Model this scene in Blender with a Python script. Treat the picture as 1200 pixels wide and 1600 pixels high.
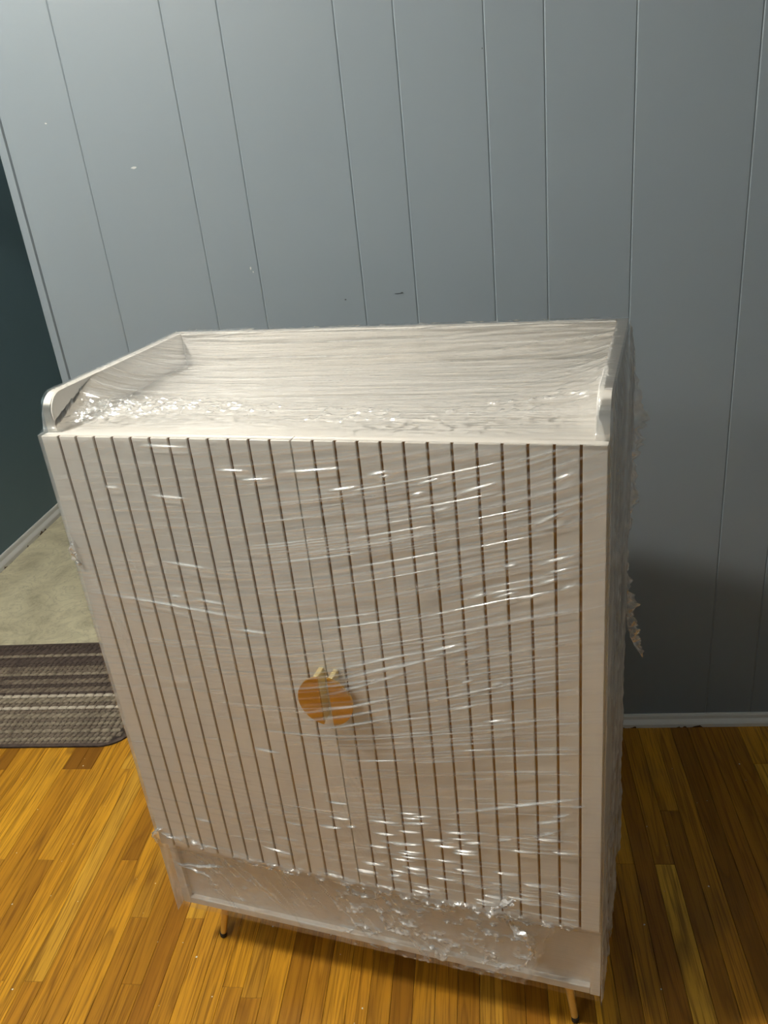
import bpy, bmesh, math, random
import numpy as np
from mathutils import Vector, Matrix

for o in list(bpy.data.objects):
    bpy.data.objects.remove(o, do_unlink=True)
random.seed(11)
rng = np.random.default_rng(11)
SC = bpy.context.scene
COL = SC.collection

# ------------------------------------------------------------------ camera
CAM = (0.4797, -1.7398, 1.4647)
YAW, PITCH, ROLL, FPX = -0.1447, 0.4337, -0.1104, 1267.5
cd = bpy.data.cameras.new('camera')
cam = bpy.data.objects.new('camera', cd)
COL.objects.link(cam)
cyw, syw, cp, sp = math.cos(YAW), math.sin(YAW), math.cos(PITCH), math.sin(PITCH)
fwd = Vector((syw * cp, cyw * cp, -sp))
rt = Vector((cyw, -syw, 0))
up = rt.cross(fwd)
r2 = rt * math.cos(ROLL) + up * math.sin(ROLL)
u2 = -rt * math.sin(ROLL) + up * math.cos(ROLL)
cam.matrix_world = Matrix(((r2.x, u2.x, -fwd.x, CAM[0]), (r2.y, u2.y, -fwd.y, CAM[1]),
                           (r2.z, u2.z, -fwd.z, CAM[2]), (0, 0, 0, 1)))
cd.sensor_fit = 'AUTO'
cd.sensor_width = 36
cd.lens = FPX / 1600 * 36
cd.clip_start = 0.02
SC.camera = cam

# ------------------------------------------------------------------ world, exposure
w = bpy.data.worlds.new('world')
SC.world = w
w.use_nodes = True
w.node_tree.nodes['Background'].inputs[0].default_value = (0.6, 0.7, 0.8, 1)
w.node_tree.nodes['Background'].inputs[1].default_value = 0.02
SC.view_settings.view_transform = 'Standard'
SC.view_settings.look = 'None'
SC.view_settings.gamma = 1
SC.view_settings.use_curve_mapping = False
SC.view_settings.exposure = 0.10
# the ceiling globes of the room and the hall: (position, radius, emission strength)
LAMP_KEY = ((-0.80, -1.22, 2.68), 0.066, 930.0)
LAMP_FAR = ((-1.15, -2.45, 2.68), 0.066, 160.0)
LAMP_HALL = ((-0.70, 1.55, 2.68), 0.066, 118.0)
LAMP_COLOUR = (1.0, 0.95, 0.86)


# ------------------------------------------------------------------ materials
class NT:
    def __init__(self, name):
        self.m = bpy.data.materials.new(name)
        self.m.use_nodes = True
        self.t = self.m.node_tree
        self.bsdf = self.t.nodes['Principled BSDF']
        self.out = self.t.nodes['Material Output']

    def n(self, typ, **kw):
        nd = self.t.nodes.new(typ)
        for k, v in kw.items():
            if k.startswith('i_'):
                key = k[2:]
                key = int(key) if key.isdigit() else key.replace('_', ' ')
                nd.inputs[key].default_value = v
            else:
                setattr(nd, k, v)
        return nd

    def l(self, a, b):
        self.t.links.new(a, b)

    def math(self, op, a, b=None, c=None):
        nd = self.n('ShaderNodeMath', operation=op)
        for i, v in enumerate((a, b, c)):
            if v is None:
                continue
            if isinstance(v, (int, float)):
                nd.inputs[i].default_value = v
            else:
                self.l(v, nd.inputs[i])
        return nd.outputs[0]

    def mix(self, fac, a, b, mode='MIX'):
        nd = self.n('ShaderNodeMix', data_type='RGBA', blend_type=mode)
        for i, v in ((0, fac), (6, a), (7, b)):
            if isinstance(v, (int, float)):
                nd.inputs[i].default_value = v
            elif isinstance(v, tuple):
                nd.inputs[i].default_value = (*v[:3], 1)
            else:
                self.l(v, nd.inputs[i])
        return nd.outputs[2]

    def ramp(self, fac, stops):
        nd = self.n('ShaderNodeValToRGB')
        e = nd.color_ramp.elements
        while len(e) < len(stops):
            e.new(0.5)
        for el, (p, c) in zip(e, stops):
            el.position = p
            el.color = (*c, 1) if len(c) == 3 else c
        self.l(fac, nd.inputs[0])
        return nd.outputs[0]

    def coords(self, kind='Object', scale=(1, 1, 1)):
        tc = self.n('ShaderNodeTexCoord')
        mp = self.n('ShaderNodeMapping')
        mp.inputs['Scale'].default_value = scale
        self.l(tc.outputs[kind], mp.inputs[0])
        return mp.outputs[0]

    def noise(self, vec, scale, detail=3, rough=0.5, dist=0.0):
        nd = self.n('ShaderNodeTexNoise')
        nd.inputs['Scale'].default_value = scale
        nd.inputs['Detail'].default_value = detail
        nd.inputs['Roughness'].default_value = rough
        nd.inputs['Distortion'].default_value = dist
        if vec is not None:
            self.l(vec, nd.inputs['Vector'])
        return nd.outputs[0]

    def bump(self, h, strength, dist):
        nd = self.n('ShaderNodeBump')
        nd.inputs['Strength'].default_value = strength
        nd.inputs['Distance'].default_value = dist
        self.l(h, nd.inputs['Height'])
        self.l(nd.outputs[0], self.bsdf.inputs['Normal'])

    def set(self, **kw):
        for k, v in kw.items():
            k = k.replace('_', ' ')
            if isinstance(v, tuple):
                self.bsdf.inputs[k].default_value = (*v[:3], 1)
            elif isinstance(v, (int, float)):
                self.bsdf.inputs[k].default_value = v
            else:
                self.l(v, self.bsdf.inputs[k])
        return self.m


def mat_paint(name, col, rough=0.5, var=0.06, bump=0.15, bscale=60):
    m = NT(name)
    v = m.coords('Object')
    n = m.noise(v, 3.0, 4)
    c = m.mix(n, tuple(x * (1 - var) for x in col), tuple(x * (1 + var) for x in col))
    m.bump(m.noise(v, bscale, 3), bump, 0.001)
    return m.set(Base_Color=c, Roughness=rough)


def mat_wood():
    m = NT('oak_strip_floor')
    geo = m.n('ShaderNodeNewGeometry')
    sx = m.n('ShaderNodeSeparateXYZ')
    m.l(geo.outputs['Position'], sx.inputs[0])
    oi = m.n('ShaderNodeObjectInfo')
    col = m.math('FLOOR', m.math('DIVIDE', m.math('SUBTRACT', sx.outputs[0], BOARD_X0), BOARD_P))
    wn = m.n('ShaderNodeTexWhiteNoise', noise_dimensions='2D')
    cv = m.n('ShaderNodeCombineXYZ')
    m.l(col, cv.inputs[0])
    m.l(oi.outputs['Random'], cv.inputs[1])
    m.l(cv.outputs[0], wn.inputs['Vector'])
    rnd = wn.outputs['Value']
    off = m.n('ShaderNodeVectorMath', operation='SCALE')
    m.l(wn.outputs['Color'], off.inputs[0])
    off.inputs['Scale'].default_value = 7.0
    add = m.n('ShaderNodeVectorMath', operation='ADD')
    m.l(geo.outputs['Position'], add.inputs[0])
    m.l(off.outputs[0], add.inputs[1])

    def stretched(sxv, syv, sc, det, dist=0.0):
        mp = m.n('ShaderNodeMapping')
        mp.inputs['Scale'].default_value = (sxv, syv, 1)
        m.l(add.outputs[0], mp.inputs[0])
        return m.noise(mp.outputs[0], sc, det, 0.55, dist)
    base = m.ramp(rnd, [(0.0, (0.22, 0.088, 0.008)), (0.22, (0.52, 0.235, 0.016)), (0.5, (0.68, 0.325, 0.022)), (0.62, (0.78, 0.39, 0.028)),
                        (0.78, (0.33, 0.128, 0.009)), (1.0, (0.82, 0.46, 0.05))])
    broad = stretched(26, 1.5, 1.0, 3, 1.2)
    c = m.mix(m.ramp(broad, [(0.3, (0, 0, 0)), (0.7, (1, 1, 1))]), m.mix(0.45, base, (0.24, 0.105, 0.010)), base)
    contour = stretched(17, 0.9, 1.0, 1, 0.3)
    wv = m.math('FRACT', m.math('MULTIPLY', contour, 8.0))
    rg = m.ramp(wv, [(0.0, (1, 1, 1)), (0.16, (0.35, 0.35, 0.35)), (0.5, (0.0, 0.0, 0.0)), (0.9, (0, 0, 0)), (1.0, (1, 1, 1))])
    c = m.mix(m.math('MULTIPLY', rg, 0.62), c, (0.17, 0.066, 0.006))
    pores = stretched(330, 9, 1.0, 2)
    pf = m.ramp(pores, [(0.48, (0, 0, 0)), (0.68, (1, 1, 1))])
    c = m.mix(m.math('MULTIPLY', pf, 0.65), c, (0.15, 0.060, 0.006))
    grime = m.noise(geo.outputs['Position'], 3.2, 5, 0.6)
    gf = m.ramp(grime, [(0.55, (0, 0, 0)), (0.8, (1, 1, 1))])
    c = m.mix(m.math('MULTIPLY', gf, 0.45), c, (0.18, 0.10, 0.03))
    m.bump(pores, 0.12, 0.0008)
    rr = m.math('MULTIPLY_ADD', grime, 0.25, 0.24)
    m.set(Base_Color=c, Roughness=rr)
    m.bsdf.inputs['Specular IOR Level'].default_value = 0.28
    return m.m


def mat_vinyl():
    m = NT('marbled_vinyl')
    v = m.coords('Object')
    n = m.noise(v, 4.5, 8, 0.62, 1.6)
    c = m.ramp(n, [(0.30, (0.36, 0.325, 0.21)), (0.45, (0.54, 0.495, 0.335)), (0.62, (0.66, 0.61, 0.42)), (0.8, (0.58, 0.53, 0.36))])
    n2 = m.noise(v, 9, 5, 0.6, 2.5)
    vein = m.ramp(n2, [(0.47, (0, 0, 0)), (0.5, (1, 1, 1)), (0.53, (0, 0, 0))])
    c = m.mix(m.math('MULTIPLY', vein, 0.4), c, (0.25, 0.22, 0.16))
    return m.set(Base_Color=c, Roughness=0.38)


def mat_baseboard():
    m = NT('chipped_white_trim_paint')
    v = m.coords('Object')
    n = m.noise(v, 16, 4, 0.6)
    sx = m.n('ShaderNodeSeparateXYZ')
    m.l(v, sx.inputs[0])
    low = m.math('SUBTRACT', 1.0, m.math('DIVIDE', sx.outputs[2], 0.016))
    ch = m.math('GREATER_THAN', m.math('MULTIPLY_ADD', low, 0.16, n), 0.70)
    c = m.mix(ch, (0.66, 0.66, 0.64), (0.07, 0.035, 0.02))
    return m.set(Base_Color=c, Roughness=0.4)


def mat_film(name, milk_gain=1.0, base=0.0, gloss=0.105, rough=0.19, fres=0.4):
    m = NT(name)
    t = m.t
    t.nodes.remove(m.bsdf)
    at = m.n('ShaderNodeAttribute', attribute_name='milk')
    mk = m.math('MULTIPLY_ADD', at.outputs['Fac'], milk_gain, base)
    mk = m.math('MINIMUM', m.math('MAXIMUM', mk, 0.0), 0.75)
    tr = m.n('ShaderNodeBsdfTransparent')
    tr.inputs[0].default_value = (0.975, 0.975, 0.97, 1)
    df = m.n('ShaderNodeBsdfDiffuse')
    df.inputs[0].default_value = (0.88, 0.88, 0.87, 1)
    tl = m.n('ShaderNodeBsdfTranslucent')
    tl.inputs[0].default_value = (0.88, 0.88, 0.87, 1)
    ms = m.n('ShaderNodeMixShader')
    ms.inputs[0].default_value = 0.4
    m.l(df.outputs[0], ms.inputs[1])
    m.l(tl.outputs[0], ms.inputs[2])
    m1 = m.n('ShaderNodeMixShader')
    m.l(mk, m1.inputs[0])
    m.l(tr.outputs[0], m1.inputs[1])
    m.l(ms.outputs[0], m1.inputs[2])
    gl = m.n('ShaderNodeBsdfGlossy')
    gl.inputs['Color'].default_value = (1, 1, 1, 1)
    gl.inputs['Roughness'].default_value = rough
    fr = m.n('ShaderNodeFresnel')
    fr.inputs[0].default_value = 1.5
    m2 = m.n('ShaderNodeMixShader')
    m.l(m.math('MULTIPLY_ADD', fr.outputs[0], fres, gloss), m2.inputs[0])   # several layers of film
    m.l(m1.outputs[0], m2.inputs[1])
    m.l(gl.outputs[0], m2.inputs[2])
    m.l(m2.outputs[0], m.out.inputs[0])
    return m.m


def mat_simple(name, col, rough=0.5, metal=0.0, var=0.05, nscale=20):
    m = NT(name)
    v = m.coords('Object')
    n = m.noise(v, nscale, 3)
    c = m.mix(n, tuple(x * (1 - var) for x in col), tuple(min(1, x * (1 + var)) for x in col))
    return m.set(Base_Color=c, Roughness=rough, Metallic=metal)


BOARD_P = 0.0415
BOARD_X0 = 0.0
M = {}
M['wall'] = mat_paint('blue_grey_panel_paint', (0.203, 0.239, 0.266), 0.34, 0.04, 0.10, 45)
M['hall'] = mat_paint('dark_teal_wall_paint', (0.10, 0.165, 0.20), 0.5, 0.05, 0.1, 60)
M['ceil'] = mat_paint('white_ceiling_paint', (0.50, 0.50, 0.48), 0.8)
M['wood'] = mat_wood()
M['subfloor'] = mat_simple('dark_subfloor', (0.03, 0.015, 0.006), 0.9)
M['vinyl'] = mat_vinyl()
M['trim'] = mat_baseboard()
M['white'] = mat_simple('white_lacquer', (0.725, 0.70, 0.655), 0.35, 0, 0.015, 6)
M['inlay'] = mat_simple('bronze_groove_inlay', (0.20, 0.095, 0.022), 0.4, 0.6)
M['gold'] = mat_simple('brushed_gold', (0.62, 0.33, 0.035), 0.38, 0.7, 0.05, 30)
M['brass'] = mat_simple('brass_leg', (0.76, 0.52, 0.15), 0.32, 0.5)
M['pale_brass'] = mat_simple('pale_polished_brass', (0.90, 0.76, 0.42), 0.35, 0.3)
M['black'] = mat_simple('black_rubber', (0.012, 0.012, 0.012), 0.6)
M['film'] = mat_film('stretch_film')
M['film_top'] = mat_film('stretch_film_over_tray', 1.0, 0.0, 0.07, 0.17, 1.0)
M['film_loose'] = mat_film('loose_stretch_film', 1.8, 0.12, 0.04, 0.25, 0.45)
M['glass_lamp'] = NT('lit_opal_glass').m
M['chip_white'] = mat_simple('bare_white_chip', (0.52, 0.53, 0.52), 0.7)
M['chip_dark'] = mat_simple('dark_nail_mark', (0.05, 0.055, 0.06), 0.7)
M['dust'] = mat_simple('white_dust', (0.8, 0.78, 0.72), 0.9)


# ------------------------------------------------------------------ helpers
def props(o, label=None, cat=None, group=None, kind=None):
    for k, v in (('label', label), ('category', cat), ('group', group), ('kind', kind)):
        if v:
            o[k] = v
    return o


def link(name, me, mat=None, parent=None, smooth=False):
    o = bpy.data.objects.new(name, me)
    COL.objects.link(o)
    if mat is not None and len(me.materials) == 0:
        me.materials.append(mat)
    if parent is not None:
        o.parent = parent
    if smooth:
        me.polygons.foreach_set('use_smooth', [True] * len(me.polygons))
    return o


def empty(name, loc=(0, 0, 0), rz=0.0):
    o = bpy.data.objects.new(name, None)
    o.empty_display_size = 0.05
    COL.objects.link(o)
    o.location = loc
    o.rotation_euler = (0, 0, rz)
    return o


def bm_mesh(name, bm):
    me = bpy.data.meshes.new(name)
    bmesh.ops.recalc_face_normals(bm, faces=bm.faces)
    bm.to_mesh(me)
    bm.free()
    return me


def add_box(bm, x0, x1, y0, y1, z0, z1):
    vs = [bm.verts.new(p) for p in ((x0, y0, z0), (x1, y0, z0), (x1, y1, z0), (x0, y1, z0),
                                    (x0, y0, z1), (x1, y0, z1), (x1, y1, z1), (x0, y1, z1))]
    for f in ((0, 3, 2, 1), (4, 5, 6, 7), (0, 1, 5, 4), (1, 2, 6, 5), (2, 3, 7, 6), (3, 0, 4, 7)):
        bm.faces.new([vs[i] for i in f])
    return vs


def box_mesh(name, x0, x1, y0, y1, z0, z1, bev=0.0, seg=1):
    bm = bmesh.new()
    add_box(bm, x0, x1, y0, y1, z0, z1)
    if bev:
        bmesh.ops.bevel(bm, geom=list(bm.edges), offset=bev, segments=seg, affect='EDGES', profile=0.5)
    return bm_mesh(name, bm)


def prism_mesh(name, pts, axis, lo, hi, bev=0.0, seg=2):
    """extrude polygon pts (2D) along axis 0/1/2 from lo to hi"""
    bm = bmesh.new()

    def mk(p, t):
        q = list(p)
        q.insert(axis, t)
        return bm.verts.new(q)
    A = [mk(p, lo) for p in pts]
    B = [mk(p, hi) for p in pts]
    bm.faces.new(A)
    bm.faces.new(B[::-1])
    n = len(pts)
    for i in range(n):
        bm.faces.new((A[i], B[i], B[(i + 1) % n], A[(i + 1) % n]))
    if bev:
        ed = [e for e in bm.edges if len(e.link_faces) == 2 and e.calc_face_angle(0) > 0.6]
        bmesh.ops.bevel(bm, geom=ed, offset=bev, segments=seg, affect='EDGES', profile=0.5)
    return bm_mesh(name, bm)


def lathe_mesh(name, prof, n=24):
    bm = bmesh.new()
    rings = []
    for r, z in prof:
        if r < 1e-6:
            rings.append([bm.verts.new((0, 0, z))])
        else:
            rings.append([bm.verts.new((r * math.cos(2 * math.pi * k / n), r * math.sin(2 * math.pi * k / n), z)) for k in range(n)])
    for a, b in zip(rings, rings[1:]):
        for k in range(n):
            k2 = (k + 1) % n
            if len(a) == 1:
                bm.faces.new((a[0], b[k], b[k2]))
            elif len(b) == 1:
                bm.faces.new((a[k], a[k2], b[0]))
            else:
                bm.faces.new((a[k], a[k2], b[k2], b[k]))
    return bm_mesh(name, bm)


def grid_mesh(name, P, milk):
    """P (ny,nx,3) numpy -> mesh with point attribute milk"""
    ny, nx, _ = P.shape
    me = bpy.data.meshes.new(name)
    nv = ny * nx
    idx = np.arange(nv).reshape(ny, nx)
    q = np.stack([idx[:-1, :-1], idx[:-1, 1:], idx[1:, 1:], idx[1:, :-1]], -1).reshape(-1, 4)
    nf = len(q)
    me.vertices.add(nv)
    me.vertices.foreach_set('co', P.reshape(-1).astype(np.float32))
    me.loops.add(nf * 4)
    me.loops.foreach_set('vertex_index', q.reshape(-1).astype(np.int32))
    me.polygons.add(nf)
    me.polygons.foreach_set('loop_start', np.arange(0, nf * 4, 4, dtype=np.int32))
    me.polygons.foreach_set('use_smooth', np.ones(nf, dtype=bool))
    me.update(calc_edges=True)
    at = me.attributes.new('milk', 'FLOAT', 'POINT')
    at.data.foreach_set('value', milk.reshape(-1).astype(np.float32))
    me.validate()
    return me


def vnoise(X, Y, seed, per=512):
    g = np.random.default_rng(seed).random((per, per))
    xi = np.floor(X).astype(int)
    yi = np.floor(Y).astype(int)
    fx = X - xi
    fy = Y - yi
    fx = fx * fx * (3 - 2 * fx)
    fy = fy * fy * (3 - 2 * fy)
    a = g[yi % per, xi % per]
    b = g[yi % per, (xi + 1) % per]
    c = g[(yi + 1) % per, xi % per]
    d = g[(yi + 1) % per, (xi + 1) % per]
    return (a * (1 - fx) + b * fx) * (1 - fy) + (c * (1 - fx) + d * fx) * fy


def ridged(X, Y, seed, octs=3):
    out = 0
    amp = 1.0
    tot = 0
    for k in range(octs):
        out = out + amp * (1 - np.abs(2 * vnoise(X * 2 ** k, Y * 2 ** k, seed + k) - 1))
        tot += amp
        amp *= 0.55
    return out / tot


def lic(theta, da, dz, seed, L=40):
    """line integral convolution of white noise along angle field theta (ny,nx); da/dz grid spacing"""
    ny, nx = theta.shape
    no = np.random.default_rng(seed).random((ny, nx))
    J, I = np.meshgrid(np.arange(nx, dtype=float), np.arange(ny, dtype=float))
    acc = no.copy()
    step = min(da, dz) * 2.2
    for sgn in (1, -1):
        j = J.copy()
        i = I.copy()
        for _ in range(L):
            jj = np.clip(np.rint(j).astype(int), 0, nx - 1)
            ii = np.clip(np.rint(i).astype(int), 0, ny - 1)
            th = theta[ii, jj]
            j += sgn * np.cos(th) * step / da
            i += sgn * np.sin(th) * step / dz
            jj = np.clip(np.rint(j).astype(int), 0, nx - 1)
            ii = np.clip(np.rint(i).astype(int), 0, ny - 1)
            acc += no[ii, jj]
    acc -= acc.mean()
    return acc / acc.std()


# ------------------------------------------------------------------ the room shell
XL, XR, YF, YB, ZC = -1.54, 2.30, -3.30, 2.60, 2.82
OPEN_X = -0.489            # left end of the panelled wall
WT = 0.12                  # its thickness

floor = props(link('floor', box_mesh('floor', XL, XR, YF, 0.10, -0.06, -0.0125), M['subfloor']), kind='structure')
hall_floor = props(link('floor_hall', box_mesh('floor_hall', XL, XR, 0.10, YB, -0.06, 0.0), M['vinyl']), kind='structure')
props(link('ceiling', box_mesh('ceiling', XL, XR, YF, YB, ZC, ZC + 0.06), M['ceil']), kind='structure')
wall_left = props(link('wall_left', box_mesh('wall_left', XL - 0.1, XL, YF, YB, 0, ZC), M['hall']), kind='structure')
props(link('wall_right', box_mesh('wall_right', XR, XR + 0.1, YF, YB, 0, ZC), M['wall']), kind='structure')
props(link('wall_front', box_mesh('wall_front', XL, XR, YF - 0.1, YF, 0, ZC), M['wall']), kind='structure')
props(link('wall_hall', box_mesh('wall_hall', XL, XR, YB, YB + 0.1, 0, ZC), M['hall']), kind='structure')
# panelled wall: core, then each board with chamfered edges
wb = bmesh.new()
add_box(wb, OPEN_X, XR, 0.011, WT, 0, ZC)
add_box(wb, XL, OPEN_X, 0.011, WT, 2.06, ZC)      # lintel over the opening
wall_back = props(link('wall_back', bm_mesh('wall_back', wb), M['wall']), kind='structure')
gx = [-0.4652, -0.3102, -0.0923, 0.0171, 0.2352, 0.3458, 0.5102, 0.6190, 0.7842, 1.0028, 1.112, 1.33, 1.44, 1.60, 1.71, 1.93, 2.04, XR]


def board_prism(name, x0, x1, ch=0.0022, d=0.011):
    pts = [(x0, d), (x0, 0.0013), (x0 + ch, 0.0), (x1 - ch, 0.0), (x1, 0.0013), (x1, d)]
    return prism_mesh(name, pts, 2, 0.0, ZC)


for a, b in zip(gx, gx[1:]):
    link('wall_panel', board_prism('wall_panel', a + 0.0001, b - 0.0001), M['wall'], wall_back)
tr = props(link('trim_1', prism_mesh('trim_1', [(OPEN_X, WT + 0.004), (OPEN_X, 0.004), (OPEN_X + 0.004, -0.001), (-0.4692, -0.001),
                                                (-0.4660, 0.004), (-0.4660, 0.011), (-0.4700, 0.011), (-0.4700, WT + 0.004)][:6] + [(-0.466, WT + 0.004)], 2, 0, ZC), M['wall']), kind='structure')
# flecks and nail marks on the wall
for (x, z, sx_, sz_, mt, nm) in ((-0.2089, 1.4537, 0.0065, 0.0022, 'chip_white', 'paint_chip'), (-0.0005, 1.2365, 0.0016, 0.0035, 'chip_white', 'paint_chip'),
                                 (0.004, 1.228, 0.0012, 0.002, 'chip_white', 'paint_chip'), (-0.372, 1.552, 0.0022, 0.0016, 'chip_white', 'paint_chip'),
                                 (0.1944, 1.1545, 0.0026, 0.0016, 'chip_dark', 'nail_mark'), (0.308, 1.158, 0.010, 0.0007, 'chip_dark', 'scuff_mark'),
                                 (0.316, 1.159, 0.003, 0.0013, 'chip_dark', 'scuff_mark'), (0.436, 1.72, 0.0016, 0.0016, 'chip_dark', 'nail_mark'),
                                 (-0.192, 1.825, 0.0016, 0.0016, 'chip_dark', 'nail_mark'), (0.505, 1.59, 0.0012, 0.0012, 'chip_dark', 'nail_mark')):
    pts = [(x + sx_ * math.cos(t) * random.uniform(.7, 1.2), z + sz_ * math.sin(t) * random.uniform(.7, 1.2)) for t in [k * math.pi / 4 for k in range(8)]]
    link(nm, prism_mesh(nm, pts, 1, -0.0008, 0.002), M[mt], wall_back)


# baseboards
def bb_profile(h, d):
    return [(0, 0), (-d, 0), (-d, h * 0.30), (-d * 0.86, h * 0.42), (-d * 0.50, h * 0.62), (-d * 0.44, h * 0.88), (-d * 0.30, h), (0, h)]


me = prism_mesh('baseboard_back', bb_profile(0.034, 0.016), 0, OPEN_X, XR)
props(link('baseboard_back', me, M['trim']), kind='structure')
pts = [(XL - y, z) for y, z in bb_profile(0.052, 0.018)]
me = prism_mesh('baseboard_left', pts, 1, YF, YB)
props(link('baseboard_left', me, M['trim']), kind='structure')

# oak strips: near boards one by one, the rest joined
board_cache = {}


def board_mesh(L):
    k = round(L, 3)
    if k not in board_cache:
        me_ = box_mesh('floor_board', 0.0003, BOARD_P - 0.0003, -k + 0.0002, -0.0002, -0.012, 0.0, 0.0006)
        me_.materials.append(M['wood'])
        board_cache[k] = me_
    return board_cache[k]


rest = bmesh.new()
LENS = [0.46, 0.62, 0.78, 0.94, 1.10, 1.26]
c0 = int(math.floor((XL - BOARD_X0) / BOARD_P))
c1 = int(math.ceil((XR - BOARD_X0) / BOARD_P))
brng = random.Random(5)
for c in range(c0, c1):
    x = BOARD_X0 + c * BOARD_P
    y = 0.10 + 0.0
    y_first = brng.choice([0.25, 0.4, 0.55, 0.7, 0.85, 1.0, 1.15])
    first = True
    while y > YF:
        L = y_first if first else brng.choice(LENS)
        first = False
        if y - L < YF:
            L = y - YF
        near = (-1.02 < x < 1.42) and (y > -1.35)
        if near:
            o = link('floor_board', board_mesh(L), None, floor)
            o.location = (x, y, 0)
        else:
            if x > XL - 0.001 and L > 0.01:
                add_box(rest, x + 0.0004, x + BOARD_P - 0.0004, y - L + 0.0005, y - 0.0005, -0.012, 0)
        y -= L
props(link('distant_floor_boards', bm_mesh('distant_floor_boards', rest), M['wood'], floor), kind='stuff')


# ------------------------------------------------------------------ ceiling lamps
def opal():
    t = M['glass_lamp'].node_tree
    for n in list(t.nodes):
        t.nodes.remove(n)


def lamp(spec, label):
    (x, y, z), r, s = spec
    root = props(empty('ceiling_lamp', (x, y, ZC)), label, 'ceiling lamp', 'opal globe ceiling lamps')
    link('canopy', lathe_mesh('canopy', [(0, 0), (0.075, 0), (0.075, -0.012), (0.045, -0.03), (0.035, -0.055), (0, -0.055)], 32), M['brass'], root, True)
    m = NT('lit_opal_globe')
    m.t.nodes.remove(m.bsdf)
    e = m.n('ShaderNodeEmission')
    e.inputs[0].default_value = (*LAMP_COLOUR, 1)
    e.inputs[1].default_value = s
    m.l(e.outputs[0], m.out.inputs[0])
    prof = [(r * math.sin(t), -r * math.cos(t)) for t in [math.pi * k / 12 for k in range(13)]]
    prof[0] = (0, -r)
    prof[-1] = (0, r)
    g = link('globe', lathe_mesh('globe', prof, 20), m.m, root, True)
    g.location = (0, 0, z - ZC)


lamp(LAMP_KEY, 'lit opal globe ceiling lamp above the left of the cabinet')
lamp(LAMP_FAR, 'lit opal globe ceiling lamp farther out in the room')
lamp(LAMP_HALL, 'lit opal globe ceiling lamp in the hall behind the doorway')
bpy.data.materials.remove(M.pop('glass_lamp'))

# ------------------------------------------------------------------ the cabinet
W, DT, D = 0.800, 0.018, 0.4017
ZB, ZT, ZR, ZD = 0.1293, 1.118, 1.1728, 0.3063
PT = 0.016
cab = props(empty('cabinet', (-0.1651, -0.6801, 0), -0.2171),
            'white cabinet with gold-grooved doors and half-moon handles, wrapped in clear film', 'cabinet')
wht = M['white']


def side_profile():
    r = 0.030
    pts = [(D, ZB), (DT, ZB), (DT, ZR - r)]
    for k in range(1, 9):
        t = math.pi / 2 * k / 8
        pts.append((DT + r - r * math.cos(t), ZR - r + r * math.sin(t)))
    pts.append((D, ZR))
    return pts


for a0, a1 in ((0, PT), (W - PT, W)):
    link('side_panel', prism_mesh('side_panel', side_profile(), 0, a0, a1, 0.0022, 2), wht, cab)
link('back_panel', box_mesh('back_panel', PT, W - PT, D - PT, D, ZB, ZR, 0.0015), wht, cab)
link('tray_top', box_mesh('tray_top', PT, W - PT, 0.0185, D - PT, ZT - 0.021, ZT - 0.002, 0.001), wht, cab)
link('bottom_panel', box_mesh('bottom_panel', PT, W - PT, DT, D - PT, ZB, ZB + PT, 0.001), wht, cab)
link('recessed_panel', box_mesh('recessed_panel', PT, W - PT, DT + 0.009, DT + 0.021, ZB + PT, ZD + 0.004), wht, cab)
link('lower_shelf', box_mesh('lower_shelf', PT, W - PT, DT + 0.002, D - PT, ZD + 0.004, ZD + 0.020, 0.001), wht, cab)

PITCHW = W / 26
GW = 0.0036
slat_m = box_mesh('slat', GW / 2, PITCHW - GW / 2, 0, 0.0045, ZD, ZT, 0.0006)
slat_m.materials.append(wht)
slat_e = box_mesh('slat', 0.0010, PITCHW - GW / 2, 0, 0.0045, ZD, ZT, 0.0006)
slat_e.materials.append(wht)
slat_f = box_mesh('slat', GW / 2, PITCHW - 0.0010, 0, 0.0045, ZD, ZT, 0.0006)
slat_f.materials.append(wht)
inlay_m = box_mesh('groove_inlay', -GW / 2, GW / 2, 0.0034, 0.0045, ZD, ZT - 0.0004)
inlay_m.materials.append(M['inlay'])
HC, HZ, HR, HB = 0.4035, 0.7170, 0.0435, -0.027
for d in range(2):
    a0 = d * W / 2
    dr = link('door', box_mesh('door', a0 + 0.0010, a0 + W / 2 - 0.0010, 0.0045, DT - 0.0005, ZD, ZT), wht, cab)
    for k in range(13):
        s = link('slat', slat_e if k == 0 else (slat_f if k == 12 else slat_m), None, dr)
        s.location = (a0 + k * PITCHW, 0, 0)
        if k:
            g = link('groove_inlay', inlay_m, None, dr)
            g.location = (a0 + k * PITCHW, 0, 0)
    # half-moon handle: plate with rounded rim, and the flange that carries it
    ch = -0.0075 if d == 0 else 0.0085          # chord offset from the disc centre
    sg = -1 if d == 0 else 1
    t0 = math.acos(abs(ch) / HR)
    arc = [(HC + sg * HR * math.cos(t), HZ + HR * math.sin(t)) for t in np.linspace(-t0, t0, 41)]
    if d == 0:
        arc = arc[::-1]
    link('handle', prism_mesh('handle', arc, 1, HB, HB + 0.004, 0.0008, 2), M['gold'], dr)
    e0 = HC + ch
    e1 = e0 + sg * 0.0075
    hh = HR * math.sin(t0) * 0.985
    link('handle_flange', box_mesh('handle_flange', min(e0, e1), max(e0, e1), HB + 0.004, 0.0, HZ - hh, HZ + hh, 0.0008), M['pale_brass'], dr)


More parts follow.
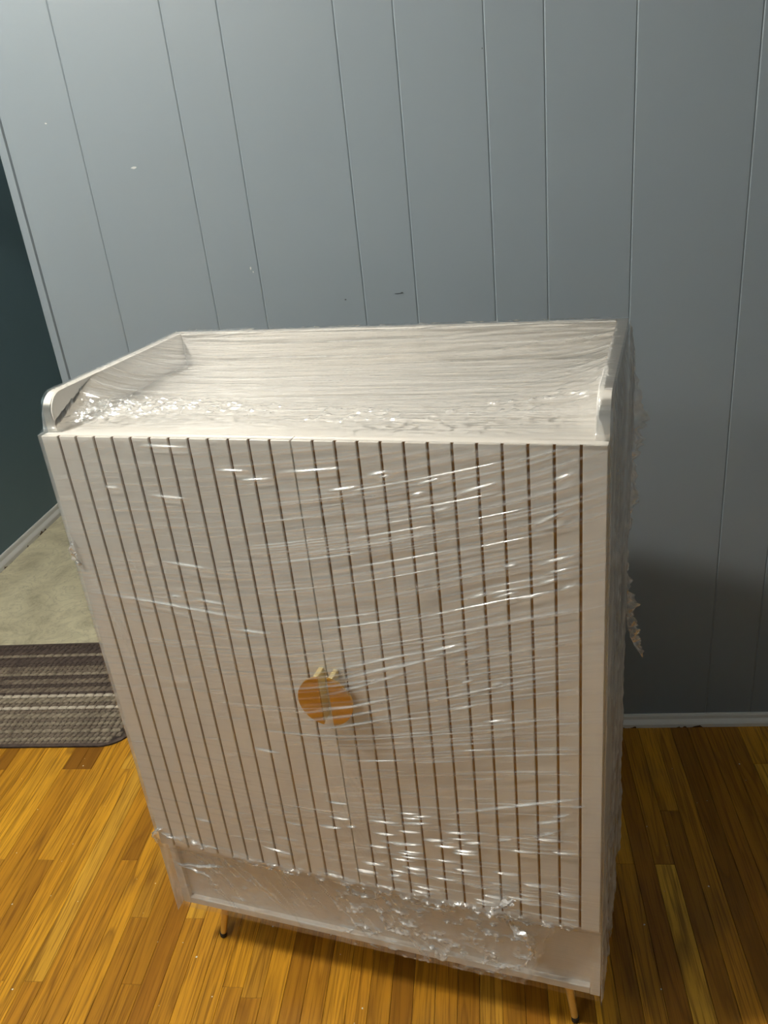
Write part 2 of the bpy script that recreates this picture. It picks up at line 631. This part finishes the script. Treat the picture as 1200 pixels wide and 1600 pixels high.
# splayed, tapered legs
def leg(fx, fy, tx, ty):
    R0, R1, H = 0.0092, 0.0062, ZB
    d = Vector((tx - fx, ty - fy, H))
    bm = bmesh.new()
    n = 20
    rings = []
    for h, r in ((0.011, R1), (0.013, R1 + 0.0002), (H - 0.003, R0), (H - 0.001, R0)):
        c = Vector((fx, fy, 0)) + d * (h / H)
        rings.append([bm.verts.new((c.x + r * math.cos(2 * math.pi * k / n), c.y + r * math.sin(2 * math.pi * k / n), c.z)) for k in range(n)])
    for a, b in zip(rings, rings[1:]):
        for k in range(n):
            bm.faces.new((a[k], a[(k + 1) % n], b[(k + 1) % n], b[k]))
    bm.faces.new(rings[0][::-1])
    bm.faces.new(rings[-1])
    lg = link('leg', bm_mesh('leg', bm), M['brass'], cab, True)
    fc = link('foot_cap', lathe_mesh('foot_cap', [(0, 0), (R1 * 0.9, 0), (R1 + 0.0006, 0.002), (R1 + 0.0006, 0.0112), (0, 0.0112)], 16), M['black'], lg, False)
    fc.location = (fx + (tx - fx) * 0.04, fy + (ty - fy) * 0.04, 0)
    bmp = box_mesh('mounting_plate', tx - 0.026, tx + 0.026, ty - 0.026, ty + 0.026, ZB - 0.0035, ZB - 0.0003, 0.001)
    link('mounting_plate', bmp, M['black'], lg)


for fx, tx in ((0.043, 0.066), (W - 0.043, W - 0.066)):
    leg(fx, 0.050, tx, 0.072)
    leg(fx, D - 0.045, tx, D - 0.068)

# ------------------------------------------------------------------ stretch film
# traced folds on the front: (a0, z0, a1, z1) on the film plane, metres
TRACED = [(0.501, 1.073, 0.533, 1.08), (0.517, 1.071, 0.535, 1.075), (0.557, 1.048, 0.579, 1.053), (0.567, 1.063, 0.603, 1.074), (0.581, 1.024, 0.614, 1.036), (0.615, 1.05, 0.676, 1.072), (0.707, 1.01, 0.76, 1.041), (0.736, 1.074, 0.765, 1.086), (0.623, 0.902, 0.655, 0.914), (0.656, 0.905, 0.693, 0.918), (0.711, 0.956, 0.767, 0.978), (0.689, 0.906, 0.721, 0.916), (0.723, 0.945, 0.77, 0.962), (0.716, 0.93, 0.745, 0.942), (0.743, 0.925, 0.767, 0.935), (0.56, 0.815, 0.617, 0.833), (0.563, 0.808, 0.647, 0.833), (0.43, 0.758, 0.597, 0.815), (0.672, 0.952, 0.692, 0.958), (0.585, 0.719, 0.634, 0.734), (0.607, 0.768, 0.627, 0.775), (0.649, 0.767, 0.667, 0.774), (0.55, 0.729, 0.739, 0.794), (0.634, 0.702, 0.676, 0.712), (0.489, 0.477, 0.547, 0.487), (0.462, 0.424, 0.528, 0.434), (0.588, 0.453, 0.624, 0.46), (0.643, 0.471, 0.67, 0.48), (0.522, 0.446, 0.566, 0.452), (0.701, 0.518, 0.744, 0.533), (0.729, 0.537, 0.756, 0.549), (0.756, 0.561, 0.78, 0.569), (0.693, 0.486, 0.744, 0.515), (0.454, 0.347, 0.482, 0.352), (0.395, 0.448, 0.414, 0.45), (0.557, 0.508, 0.797, 0.59), (0.168, 1.108, 0.247, 1.106), (0.281, 1.074, 0.33, 1.074), (0.315, 1.06, 0.368, 1.064), (0.374, 1.073, 0.477, 1.083), (0.163, 0.866, 0.182, 0.866), (0.205, 0.865, 0.263, 0.863), (0.014, 0.856, 0.308, 0.842), (0.264, 0.823, 0.331, 0.824), (0.159, 0.924, 0.243, 0.919), (0.091, 1.042, 0.116, 1.041), (0.166, 1.032, 0.229, 1.028), (0.443, 1.049, 0.489, 1.057), (0.024, 0.915, 0.06, 0.724), (0.098, 0.943, 0.126, 0.862), (0.052, 0.816, 0.065, 0.771), (0.127, 0.727, 0.134, 0.707), (0.407, 0.772, 0.555, 0.816), (0.416, 0.757, 0.554, 0.802), (0.396, 0.728, 0.552, 0.788), (0.354, 0.69, 0.547, 0.747), (0.359, 0.676, 0.546, 0.73), (0.368, 0.66, 0.544, 0.712), (0.255, 0.593, 0.306, 0.593), (0.008, 0.25, 0.092, 0.221), (0.013, 0.242, 0.121, 0.26)]
# pull direction of the film (a, z, degrees)
FIELD = [(0.0, 1.1, -4), (0.0, 0.85, -4), (0.0, 0.6, 8), (0.0, 0.35, 2), (0.2, 1.1, -2), (0.2, 0.9, -3), (0.2, 0.7, 9), (0.2, 0.45, 1),
         (0.4, 1.1, 5), (0.4, 0.95, 12), (0.4, 0.75, 17), (0.4, 0.55, 8), (0.4, 0.4, 4), (0.55, 1.08, 14), (0.6, 0.9, 19), (0.6, 0.75, 18),
         (0.6, 0.6, 8), (0.6, 0.45, 9), (0.6, 0.33, 2), (0.8, 1.08, 25), (0.8, 0.9, 22), (0.8, 0.75, 15), (0.8, 0.6, 6), (0.8, 0.5, 12), (0.8, 0.36, 0),
         (0.0, 0.2, -35), (0.2, 0.2, -40), (0.4, 0.18, -30), (0.6, 0.2, 0), (0.8, 0.2, 0)]


def field(A, Z):
    num = 0
    den = 0
    for fa, fz, th in FIELD:
        wgt = 1.0 / (((A - fa) ** 2 + ((Z - fz) * 1.2) ** 2) + 0.004) ** 1.1
        num = num + wgt * th
        den = den + wgt
    return np.radians(num / den)


def streak(Dm, Mk, A, Z, xs, zs, h, mk, sig):
    """raise a fold along polyline xs->zs (xs increasing, function of a) into Dm / Mk"""
    a_ax = A[0]
    z_ax = Z[:, 0]
    c = np.nonzero((a_ax >= xs[0]) & (a_ax <= xs[-1]))[0]
    if len(c) < 3:
        return
    zc = np.interp(a_ax[c], xs, zs)
    t = (a_ax[c] - xs[0]) / (xs[-1] - xs[0])
    tap = np.sin(np.pi * t) ** 0.6
    r = np.nonzero((z_ax >= zc.min() - 5 * sig) & (z_ax <= zc.max() + 5 * sig))[0]
    if len(r) < 3:
        return
    dd = (z_ax[r][:, None] - zc[None, :]) / sig
    g = np.exp(-0.5 * dd * dd) * tap[None, :]
    sl = np.ix_(r, c)
    Dm[sl] = np.maximum(Dm[sl], g * h)
    Mk[sl] += g * mk


def streak_steep(Dm, Mk, A, Z, x0, z0, x1, z1, h, mk, sig):
    dx, dz = x1 - x0, z1 - z0
    L = math.hypot(dx, dz)
    ux, uz = dx / L, dz / L
    s = (A - x0) * ux + (Z - z0) * uz
    n = (-(A - x0) * uz + (Z - z0) * ux) / sig
    t = np.clip(s / L, 0, 1)
    g = np.exp(-0.5 * n * n) * np.sin(np.pi * t) ** 0.6 * ((s > 0) & (s < L))
    np.maximum(Dm, g * h, out=Dm)
    Mk += g * mk


def smooth01(x):
    x = np.clip(x, 0, 1)
    return x * x * (3 - 2 * x)


def build_front_film():
    nx, ny = 300, 1180
    a_ax = np.linspace(-0.004, W + 0.004, nx)
    z_ax = np.linspace(ZB - 0.004, ZT + 0.0022, ny)
    A, Z = np.meshgrid(a_ax, z_ax)
    da, dz = a_ax[1] - a_ax[0], z_ax[1] - z_ax[0]
    th = field(A, Z)
    # base surface: on the doors, stepping back over the niche, tented over the handles
    b = np.full_like(A, -0.0030)
    step = smooth01((ZD + 0.004 - Z) / 0.030)
    b = b + step * 0.0145
    niche = smooth01((ZD - Z) / 0.03) * smooth01((Z - ZB - 0.012) / 0.02) * smooth01((A - 0.016) / 0.03) * smooth01((W - 0.016 - A) / 0.03)
    b = b + niche * 0.004
    rr = np.hypot((A - HC), (Z - HZ))
    tent = np.clip(1 - (rr - HR) / 0.30, 0, 1) ** 1.35
    tent = np.where(rr < HR, 1.0, tent)
    b = b - tent * (abs(HB) - 0.0005)
    Dm = np.zeros_like(A)
    Mk = np.zeros_like(A)
    R_ = random.Random(3)

    def walk(a, z, L, h, mk, sig):
        h *= 1 + 0.9 * min(max((0.72 - z) / 0.4, 0), 1)
        xs, zs = [a], [z]
        ca, cz = a, z
        n = max(4, int(L / 0.012))
        for _ in range(n):
            fi = int(min(max((cz - z_ax[0]) / dz, 0), ny - 1))
            fj = int(min(max((ca - a_ax[0]) / da, 0), nx - 1))
            t_ = th[fi, fj]
            ca += 0.012 * math.cos(t_)
            cz += 0.012 * math.sin(t_)
            xs.append(ca)
            zs.append(cz)
        streak(Dm, Mk, A, Z, np.array(xs), np.array(zs), h, mk, sig)
    # many fine folds that follow the pull of the film
    for _ in range(520):
        a = R_.uniform(-0.1, 0.74)
        z = R_.uniform(ZD + 0.005, ZT - 0.01)
        rgt = min(max((a + 0.05) / 0.5, 0.15), 1)
        walk(a, z, R_.choice([0.05, 0.08, 0.13, 0.2, 0.3]), R_.uniform(0.0003, 0.0012) * (0.5 + 0.5 * rgt), R_.uniform(0.04, 0.24) * (0.45 + 0.75 * rgt), R_.uniform(0.0007, 0.0014))
    # stronger fan from the handles to the right
    for _ in range(170):
        a = R_.uniform(0.28, 0.64)
        z = R_.uniform(0.60, 1.06)
        walk(a, z, R_.uniform(0.12, 0.38), R_.uniform(0.0006, 0.0021), R_.uniform(0.08, 0.3), R_.uniform(0.0008, 0.0013))
    # traced ones
    for (x0, z0, x1, z1) in TRACED:
        if x1 - x0 > 0.6 * abs(z1 - z0):
            mx, mz = (x0 + x1) / 2, (z0 + z1) / 2
            streak(Dm, Mk, A, Z, np.array([x0, mx, x1]), np.array([z0, mz, z1]), 0.0030 + 0.0022 * min(max((0.72 - mz) / 0.4, 0), 1), 0.34, 0.0016)
        else:
            streak_steep(Dm, Mk, A, Z, x0, z0, x1, z1, 0.0012, 0.22, 0.0011)
    # short bright crimps where the film gathers low on the doors
    for _ in range(60):
        a = R_.gauss(0.50, 0.13)
        z = R_.uniform(ZD + 0.01, 0.50)
        if 0.05 < a < 0.75:
            walk(a, z, R_.uniform(0.015, 0.05), R_.uniform(0.0016, 0.0030), R_.uniform(0.12, 0.34), R_.uniform(0.0010, 0.0016))
    # diagonal drag marks low on the left, over the niche
    for k in range(46):
        x0 = R_.uniform(0.02, 0.46)
        z0 = R_.uniform(0.24, 0.315)
        L = R_.uniform(0.05, 0.16)
        t_ = math.radians(R_.gauss(-52, 5))
        streak_steep(Dm, Mk, A, Z, x0, z0, x0 + L * math.cos(t_), max(ZB, z0 + L * math.sin(t_)), 0.0012, R_.uniform(0.16, 0.42), R_.uniform(0.0008, 0.0014))
    for k in range(14):
        x0 = R_.uniform(0.36, 0.44)
        z0 = R_.uniform(0.40, 0.62)
        L = R_.uniform(0.06, 0.15)
        t_ = math.radians(R_.gauss(-68, 6))
        streak_steep(Dm, Mk, A, Z, x0, z0, x0 + L * math.cos(t_), z0 + L * math.sin(t_), 0.0006, R_.uniform(0.05, 0.15), 0.001)
    f1 = lic(th, da, dz, 21, 60)
    f2 = lic(th, da * 0.5, dz, 22, 26)
    low = vnoise(A * 7, Z * 9, 31)
    edge_r = smooth01((W - 0.012 - A) / 0.05)
    amp = (0.35 + 0.65 * smooth01((A - 0.05) / 0.5)) * (0.35 + 0.65 * edge_r)
    Dm = Dm * (0.35 + 0.65 * edge_r) + 0.00012 * f1 * amp + 0.00006 * f2 * amp
    Mk = Mk * (0.25 + 0.75 * edge_r) + np.clip(0.012 + 0.016 * f1 * amp + 0.006 * f2 + 0.03 * (low - 0.5), 0, 1)
    # gathered, crumpled film along the foot of the doors and over the niche
    zline = ZD + 0.004 + 0.03 * np.exp(-((A - 0.02) / 0.1) ** 2)
    band = np.exp(-((Z - zline) / 0.010) ** 2) * smooth01((A - 0.0) / 0.03) * smooth01((W - A) / 0.05)
    cr = ridged(A * 60, Z * 90, 41, 3)
    Dm += band * (cr ** 3) * 0.010
    Mk += band * (cr ** 4) * 0.5
    bunch = smooth01((A - 0.30) / 0.08) * smooth01((0.700 - A + 0.35 * (Z - 0.2)) / 0.02) * smooth01((ZD + 0.015 - Z) / 0.02)
    c2 = ridged(A * 34 + 3, Z * 40 + 7, 51, 4)
    Dm += bunch * (c2 ** 3) * 0.012
    Mk += bunch * (0.10 + 0.75 * c2 ** 6)
    edge = np.exp(-((A - 0.700 - 0.35 * (Z - 0.2) + 0.012 * (vnoise(Z * 60, Z * 0 + 3, 9) - .5)) / 0.004) ** 2) * smooth01((ZD - Z) / 0.02)
    Dm += edge * 0.004
    Mk += edge * 0.28
    leftn = smooth01((0.36 - A) / 0.08) * smooth01((ZD + 0.02 - Z) / 0.03)
    c3 = ridged(A * 22, Z * 48, 61, 3)
    Dm += leftn * (c3 ** 3) * 0.005
    Mk += leftn * (0.06 + 0.22 * c3 ** 5)
    # upper left corner crush, just under the top edge
    cz = smooth01((Z - ZT + 0.05) / 0.04) * smooth01((0.20 - A) / 0.1)
    c4 = ridged(A * 80, Z * 120, 71, 2)
    Dm += cz * (c4 ** 4) * 0.002
    # pull to zero at the top edge so that it meets the sheet over the tray
    fade = smooth01((ZT + 0.002 - Z) / 0.012)
    Dm = Dm * (0.2 + 0.8 * smooth01((Z - ZB) / 0.03))
    P = np.stack([A, b - Dm * fade, Z], -1)
    o = link('front_film', grid_mesh('front_film', P, np.clip(Mk * (0.3 + 0.7 * fade), 0, 0.7)), M['film'], cab)
    props(o, 'clear stretch film with fanning folds across the doors')


def build_top_film():
    nx, ny = 330, 420
    a_ax = np.linspace(-0.003, W + 0.003, nx)
    b_ax = np.linspace(-0.003, D + 0.003, ny)
    A, B = np.meshgrid(a_ax, b_ax)
    r = 0.030
    t = np.clip((B - DT) / r, 0, 1)
    side = np.where(B < DT, ZT + (ZR - r - ZT) * smooth01((B - DT + 0.009) / 0.009), ZR - r + r * np.sqrt(np.clip(1 - (1 - t) ** 2, 0, 1)))
    side = np.where((B >= DT) & (side < ZT), ZT, side)
    mid = ZT + (ZR - ZT) * np.clip((B - 0.002) / (D - 0.01), 0, 1) ** 0.62
    mid = mid - 0.004 * np.sin(np.pi * np.clip(B / D, 0, 1))
    ds = np.minimum(A - PT, W - PT - A)
    wgt = np.where(ds < 0, 1.0, np.exp(-np.clip(ds, 0, 1) / 0.055))
    wgt = np.where(ds < 0, 1.0, wgt * smooth01((B - 0.03) / 0.12))
    z = mid + (np.maximum(side, mid) - mid) * wgt + 0.0022
    th = np.radians(2.0 + 5 * np.sin(A * 5) - 6 * (B / D - 0.5) * (A - 0.4))
    f1 = lic(th, a_ax[1] - a_ax[0], b_ax[1] - b_ax[0], 81, 90)
    f2 = lic(th * 0.5, a_ax[1] - a_ax[0], (b_ax[1] - b_ax[0]) * 1.0, 82, 45)
    Dm = np.zeros_like(A)
    Mk = np.zeros_like(A)
    R_ = random.Random(8)
    for _ in range(230):
        x0 = R_.uniform(-0.05, 0.6)
        L = R_.choice([0.08, 0.15, 0.3, 0.5])
        y0 = R_.uniform(0.03, D - 0.01)
        sl = R_.gauss(0.02, 0.02)
        streak(Dm, Mk, A, B, np.array([x0, x0 + L]), np.array([y0, y0 + L * sl]), R_.uniform(0.0004, 0.0016), R_.uniform(0.02, 0.16), R_.uniform(0.0009, 0.0026))
    # crushed band in front, denser at the left corner
    bandc = 0.045 + 0.05 * A + 0.02 * np.sin(A * 9)
    band = np.exp(-((B - bandc) / 0.030) ** 2) * (0.72 + 0.7 * np.exp(-((A - 0.08) / 0.12) ** 2))
    cr = ridged(A * 55, B * 110, 91, 3)
    Dm += band * (cr ** 4) * 0.0075
    Mk += band * (cr ** 6) * 0.6
    band2 = np.exp(-((B - (0.27 + 0.10 * (A - 0.6))) / 0.02) ** 2) * smooth01((A - 0.55) / 0.15)
    Dm += band2 * (ridged(A * 40, B * 60, 95, 2) ** 5) * 0.005
    bandb = np.exp(-((B - D + 0.008) / 0.006) ** 2)
    Dm += bandb * (ridged(A * 70, B * 120, 97, 2) ** 5) * 0.003
    onrim = np.where(ds < 0.0, 0.25, 1.0)
    front = smooth01((B - 0.006) / 0.02)
    Dm = (Dm + 0.00026 * f1 + 0.00010 * f2) * onrim * front
    Mk = (Mk + np.clip(0.02 + 0.022 * f1 + 0.01 * f2, 0, 1)) * onrim * (0.15 + 0.85 * front)
    P = np.stack([A, B, z + Dm], -1)
    o = link('top_film', grid_mesh('top_film', P, np.clip(Mk, 0, 0.6)), M['film_top'], cab)
    props(o, 'clear stretch film pulled tight over the tray top')


def build_side_film(right):
    nx, ny = 60, 360
    b_ax = np.linspace(-0.002, D + 0.003, nx)
    z_ax = np.linspace(ZB - 0.002, ZR + 0.001, ny)
    B, Z = np.meshgrid(b_ax, z_ax)
    s = 1 if right else -1
    base = (W + 0.003) if right else -0.003
    sd = 101 if right else 131
    big = vnoise(B * 14, Z * 5, sd)
    wr = ridged(B * 70, Z * 9, sd + 3, 3)
    env = smooth01(B / 0.04) * smooth01((D - B + 0.02) / 0.05)
    out = (0.0085 if right else 0.003) * big * env + 0.006 * env * wr ** 3 * (1 if right else 0.3)
    # ease in under the rounded rim corner
    zmax = np.where(B < DT, ZT, np.where(B < DT + 0.03, ZT + 0.02 + (ZR - ZT - 0.02) * np.clip((B - DT) / 0.03, 0, 1) ** 0.5, ZR))
    Zc = np.minimum(Z, zmax + 0.002)
    out = out * smooth01((ZR - Z) / 0.05)
    P = np.stack([base + s * out, B, Zc], -1)
    mk = np.clip(0.10 + 0.5 * wr ** 5 + 0.12 * (big - 0.4), 0.02, 0.6)
    o = link('side_film', grid_mesh('side_film', P, mk), M['film_loose'], cab)


def ribbon(name, pts, widths, nrm, crumple, seed, mk=0.25, n=60, m=9):
    """crumpled strip: pts list of (a,b,z); widths per point; nrm = width direction"""
    pts = np.array(pts, float)
    tt = np.linspace(0, len(pts) - 1, n)
    C = np.stack([np.interp(tt, np.arange(len(pts)), pts[:, k]) for k in range(3)], -1)
    wd = np.interp(tt, np.arange(len(widths)), widths)
    S, T = np.meshgrid(np.linspace(0, 1, m), np.arange(n, dtype=float))
    nrm = np.array(nrm, float)
    rag = 1 + 0.9 * (vnoise(T * 0.22, T * 0 + 1, seed) - 0.5) + 0.5 * (vnoise(T * 0.7, T * 0 + 4, seed + 7) - 0.5)
    P = C[:, None, :] + (S * wd[:, None] * rag)[..., None] * nrm
    k1 = ridged(S * 2 + 5, T * 0.16, seed + 1, 2) - 0.5
    k2 = vnoise(S * 2, T * 0.2, seed + 2) - 0.5
    k3 = vnoise(S * 2, T * 0.2, seed + 3) - 0.5
    P[..., 0] += crumple * 0.4 * k3
    P[..., 1] += crumple * 1.6 * k1
    P[..., 2] += crumple * 0.8 * k2
    milk = np.clip(mk + 0.5 * np.clip(ridged(S * 2 + 5, T * 0.16, seed + 1, 2), 0, 1) ** 5, 0, 0.7)
    return link(name, grid_mesh(name, P, milk), M['film_loose'], cab)


build_front_film()
build_top_film()
build_side_film(True)
build_side_film(False)
# ragged film end hanging off the rear right edge
ribbon('torn_film', [(W + .004, D - .02, 1.165), (W + .004, D - .02, 1.08), (W + .004, D - .02, 1.00), (W + .006, D - .02, .93), (W + .004, D - .02, .86), (W + .002, D - .02, .80), (W + .003, D - .02, .73)],
       [.003, .012, .024, .014, .016, .007, .004], (1, 0.1, 0), 0.004, 201, 0.12, 120, 9)
ribbon('torn_film', [(W + .003, D - .01, .76), (W + .004, D - .01, .70), (W + .008, D - .01, .66), (W + .012, D - .01, .62), (W + .022, D - .01, .585), (W + .040, D - .01, .555)],
       [.004, .014, .020, .014, .016, .002], (1, 0.1, 0.15), 0.006, 221, 0.15, 90, 9)
ribbon('torn_film', [(W + .012, D - .015, .90), (W + .020, D - .015, .885), (W + .024, D - .015, .870), (W + .016, D - .015, .860)], [.003, .004, .004, .002], (0.3, 0, 1), 0.006, 231, 0.2, 30, 5)
# curled tufts: at the foot of the right door, and on the left edge
ribbon('film_tuft', [(.632, -.006, .300), (.628, -.014, .320), (.634, -.020, .338), (.648, -.022, .352), (.660, -.020, .358)], [.018, .026, .028, .024, .012], (0.85, -0.1, 0.5), 0.012, 241, 0.30, 50, 9)
ribbon('film_tuft', [(.640, .004, .300), (.656, -.006, .286), (.676, -.010, .268), (.690, -.008, .245), (.690, -.002, .215), (.675, .004, .185)], [.010, .016, .016, .014, .014, .006], (0.7, -0.2, 0.6), 0.012, 251, 0.22, 60, 7)
ribbon('film_tuft', [(.010, -.004, .352), (-.006, -.010, .342), (-.012, -.008, .326), (-.006, -.004, .312)], [.012, .016, .018, .006], (0.9, -0.1, 0.3), 0.008, 261, 0.15, 40, 7)
ribbon('film_tuft', [(.004, -.004, .950), (-.004, -.006, .936), (-.003, -.006, .918), (.006, -.004, .905)], [.006, .008, .010, .004], (0.9, -0.1, 0.2), 0.005, 271, 0.12, 36, 6)


# ------------------------------------------------------------------ woven mat in the doorway
def mat_yarn(name, c1, c2):
    m = NT(name)
    v = m.coords('Object', (1, 1, 1))
    n = m.noise(v, 140, 3, 0.6)
    n2 = m.noise(v, 62, 2)
    f = m.math('MULTIPLY_ADD', n2, 0.6, m.math('MULTIPLY', n, 0.45))
    return m.set(Base_Color=m.ramp(f, [(0.35, c1), (0.72, c2)]), Roughness=0.95)


Y_DK = mat_yarn('dark_brown_yarn', (0.045, 0.031, 0.025), (0.10, 0.073, 0.058))
Y_MD = mat_yarn('taupe_yarn', (0.085, 0.062, 0.046), (0.23, 0.185, 0.135))
Y_BG = mat_yarn('beige_yarn', (0.13, 0.105, 0.073), (0.32, 0.27, 0.195))
Y_LT = mat_yarn('pale_cream_yarn', (0.36, 0.31, 0.24), (0.60, 0.54, 0.43))
RX0, RX1, RY0, RY1, RTH = -1.42, -0.555, -0.066, 0.447, 0.006
rug = props(empty('woven_mat', ((RX0 + RX1) / 2, (RY0 + RY1) / 2, 0)), 'brown and beige striped woven mat with rounded corner in the doorway', 'mat')
rcx, rcy = rug.location.x, rug.location.y
RC = 0.085


def rug_outline(inset, rc):
    x0, x1, y0, y1 = RX0 + inset - rcx, RX1 - inset - rcx, RY0 + inset - rcy, RY1 - inset - rcy
    pts = []
    for cx_, cy_, s0 in ((x1 - rc, y1 - rc, 0), (x0 + rc, y1 - rc, 1), (x0 + rc, y0 + rc, 2), (x1 - rc, y0 + rc, 3)):
        for k in range(9):
            t = math.pi / 2 * (s0 + k / 8)
            pts.append((cx_ + rc * math.cos(t), cy_ + rc * math.sin(t)))
    return pts


link('mat_base', prism_mesh('mat_base', rug_outline(0.0, RC), 2, 0.0006, RTH - 0.002), mat_yarn('mat_backing', (0.02, 0.014, 0.011), (0.05, 0.036, 0.028)), rug)
bm = bmesh.new()
O, I_ = rug_outline(0.0, RC), rug_outline(0.010, RC - 0.010)
rows = []
for pts, zz in ((O, 0.002), (O, RTH), (I_, RTH + 0.001), (I_, 0.002)):
    rows.append([bm.verts.new((x, y, zz)) for x, y in pts])
for a, b in zip(rows, rows[1:]):
    n = len(a)
    for k in range(n):
        bm.faces.new((a[k], a[(k + 1) % n], b[(k + 1) % n], b[k]))
link('mat_binding', bm_mesh('mat_binding', bm), Y_DK, rug)


def cord_mesh(name, width, length, style, mat):
    """one woven row along +x: a run of slanted stitches"""
    bm = bmesh.new()
    pitch = 0.022 if style == 'd' else (0.017 if style == 's' else 0.030)
    sl = 0.013 if style == 'd' else 0.005
    hgt = 0.0058 if style != 't' else 0.0066
    n = int(length / pitch)
    for k in range(n):
        x = k * pitch
        g = 0.0050 if style == 'd' else 0.0040
        y0, y1 = 0.0014, width - 0.0014
        L = pitch - g
        bot = [(x, y0), (x + L, y0), (x + L + sl, y1), (x + sl, y1)]
        cx_ = sum(p[0] for p in bot) / 4
        cy_ = sum(p[1] for p in bot) / 4
        vb = [bm.verts.new((px, py, 0.0)) for px, py in bot]
        vm = [bm.verts.new((cx_ + (px - cx_) * 0.92, cy_ + (py - cy_) * 0.9, hgt * 0.7)) for px, py in bot]
        vt = [bm.verts.new((cx_ + (px - cx_) * 0.6, cy_ + (py - cy_) * 0.55, hgt)) for px, py in bot]
        for p, q in ((vb, vm), (vm, vt)):
            for i in range(4):
                bm.faces.new((p[i], p[(i + 1) % 4], q[(i + 1) % 4], q[i]))
        bm.faces.new(vt)
    me_ = bm_mesh(name, bm)
    me_.polygons.foreach_set('use_smooth', [True] * len(me_.polygons))
    me_.materials.append(mat)
    return me_


# rows from the far edge to the near edge: (width weight, style, yarn)
ROWS = [(1.2, 's', Y_DK), (2.0, 'd', Y_DK), (0.7, 't', Y_BG), (2.0, 'd', Y_DK), (1.0, 's', Y_DK), (1.2, 's', Y_MD), (1.0, 's', Y_MD), (0.7, 't', Y_BG),
        (1.0, 's', Y_DK), (1.5, 'd', Y_MD), (1.0, 's', Y_DK), (1.5, 'd', Y_MD), (0.7, 't', Y_DK), (0.7, 't', Y_LT), (1.5, 'd', Y_BG), (1.1, 's', Y_MD), (0.7, 't', Y_LT), (1.0, 's', Y_MD),
        (1.3, 'd', Y_BG), (1.0, 's', Y_MD), (0.9, 's', Y_BG), (1.0, 's', Y_MD), (0.8, 't', Y_BG), (1.1, 's', Y_MD), (0.9, 's', Y_BG), (0.8, 's', Y_MD)]
tot = sum(r[0] for r in ROWS)
yy = RY1 - 0.009
span = (RY1 - RY0 - 0.018)
for wt_, st, ym in ROWS:
    wd = span * wt_ / tot
    y0 = yy - wd
    yc = (y0 + yy) / 2
    dy = 0.0
    if yc < RY0 + RC:
        dy = RY0 + RC - yc
    elif yc > RY1 - RC:
        dy = yc - (RY1 - RC)
    ins = RC - math.sqrt(max(0, RC * RC - dy * dy)) + 0.010
    L = (RX1 - ins) - (RX0 + ins) - 0.008
    o = link('woven_row', cord_mesh('woven_row', wd, L, st, ym), None, rug)
    o.location = (RX0 + ins - rcx, y0 - rcy, RTH - 0.0025)
    yy = y0

# ------------------------------------------------------------------ dust specks on the boards
bm = bmesh.new()
dr_ = random.Random(4)
for k in range(90):
    x = dr_.uniform(-0.85, 0.2) if k < 70 else dr_.uniform(0.7, 1.3)
    y = dr_.uniform(-0.95, -0.1)
    r = dr_.choice([0.0006, 0.0008, 0.0012, 0.0018])
    t = dr_.uniform(0, 3.1)
    n = 5
    vt = bm.verts.new((x, y, 0.0009))
    ring = [bm.verts.new((x + r * dr_.uniform(.6, 1.5) * math.cos(t + 2 * math.pi * i / n), y + r * dr_.uniform(.6, 1.5) * math.sin(t + 2 * math.pi * i / n), 0.0001)) for i in range(n)]
    for i in range(n):
        bm.faces.new((vt, ring[i], ring[(i + 1) % n]))
props(link('dust_specks', bm_mesh('dust_specks', bm), M['dust']), 'white dust specks scattered over the oak floor', 'dust', kind='stuff')
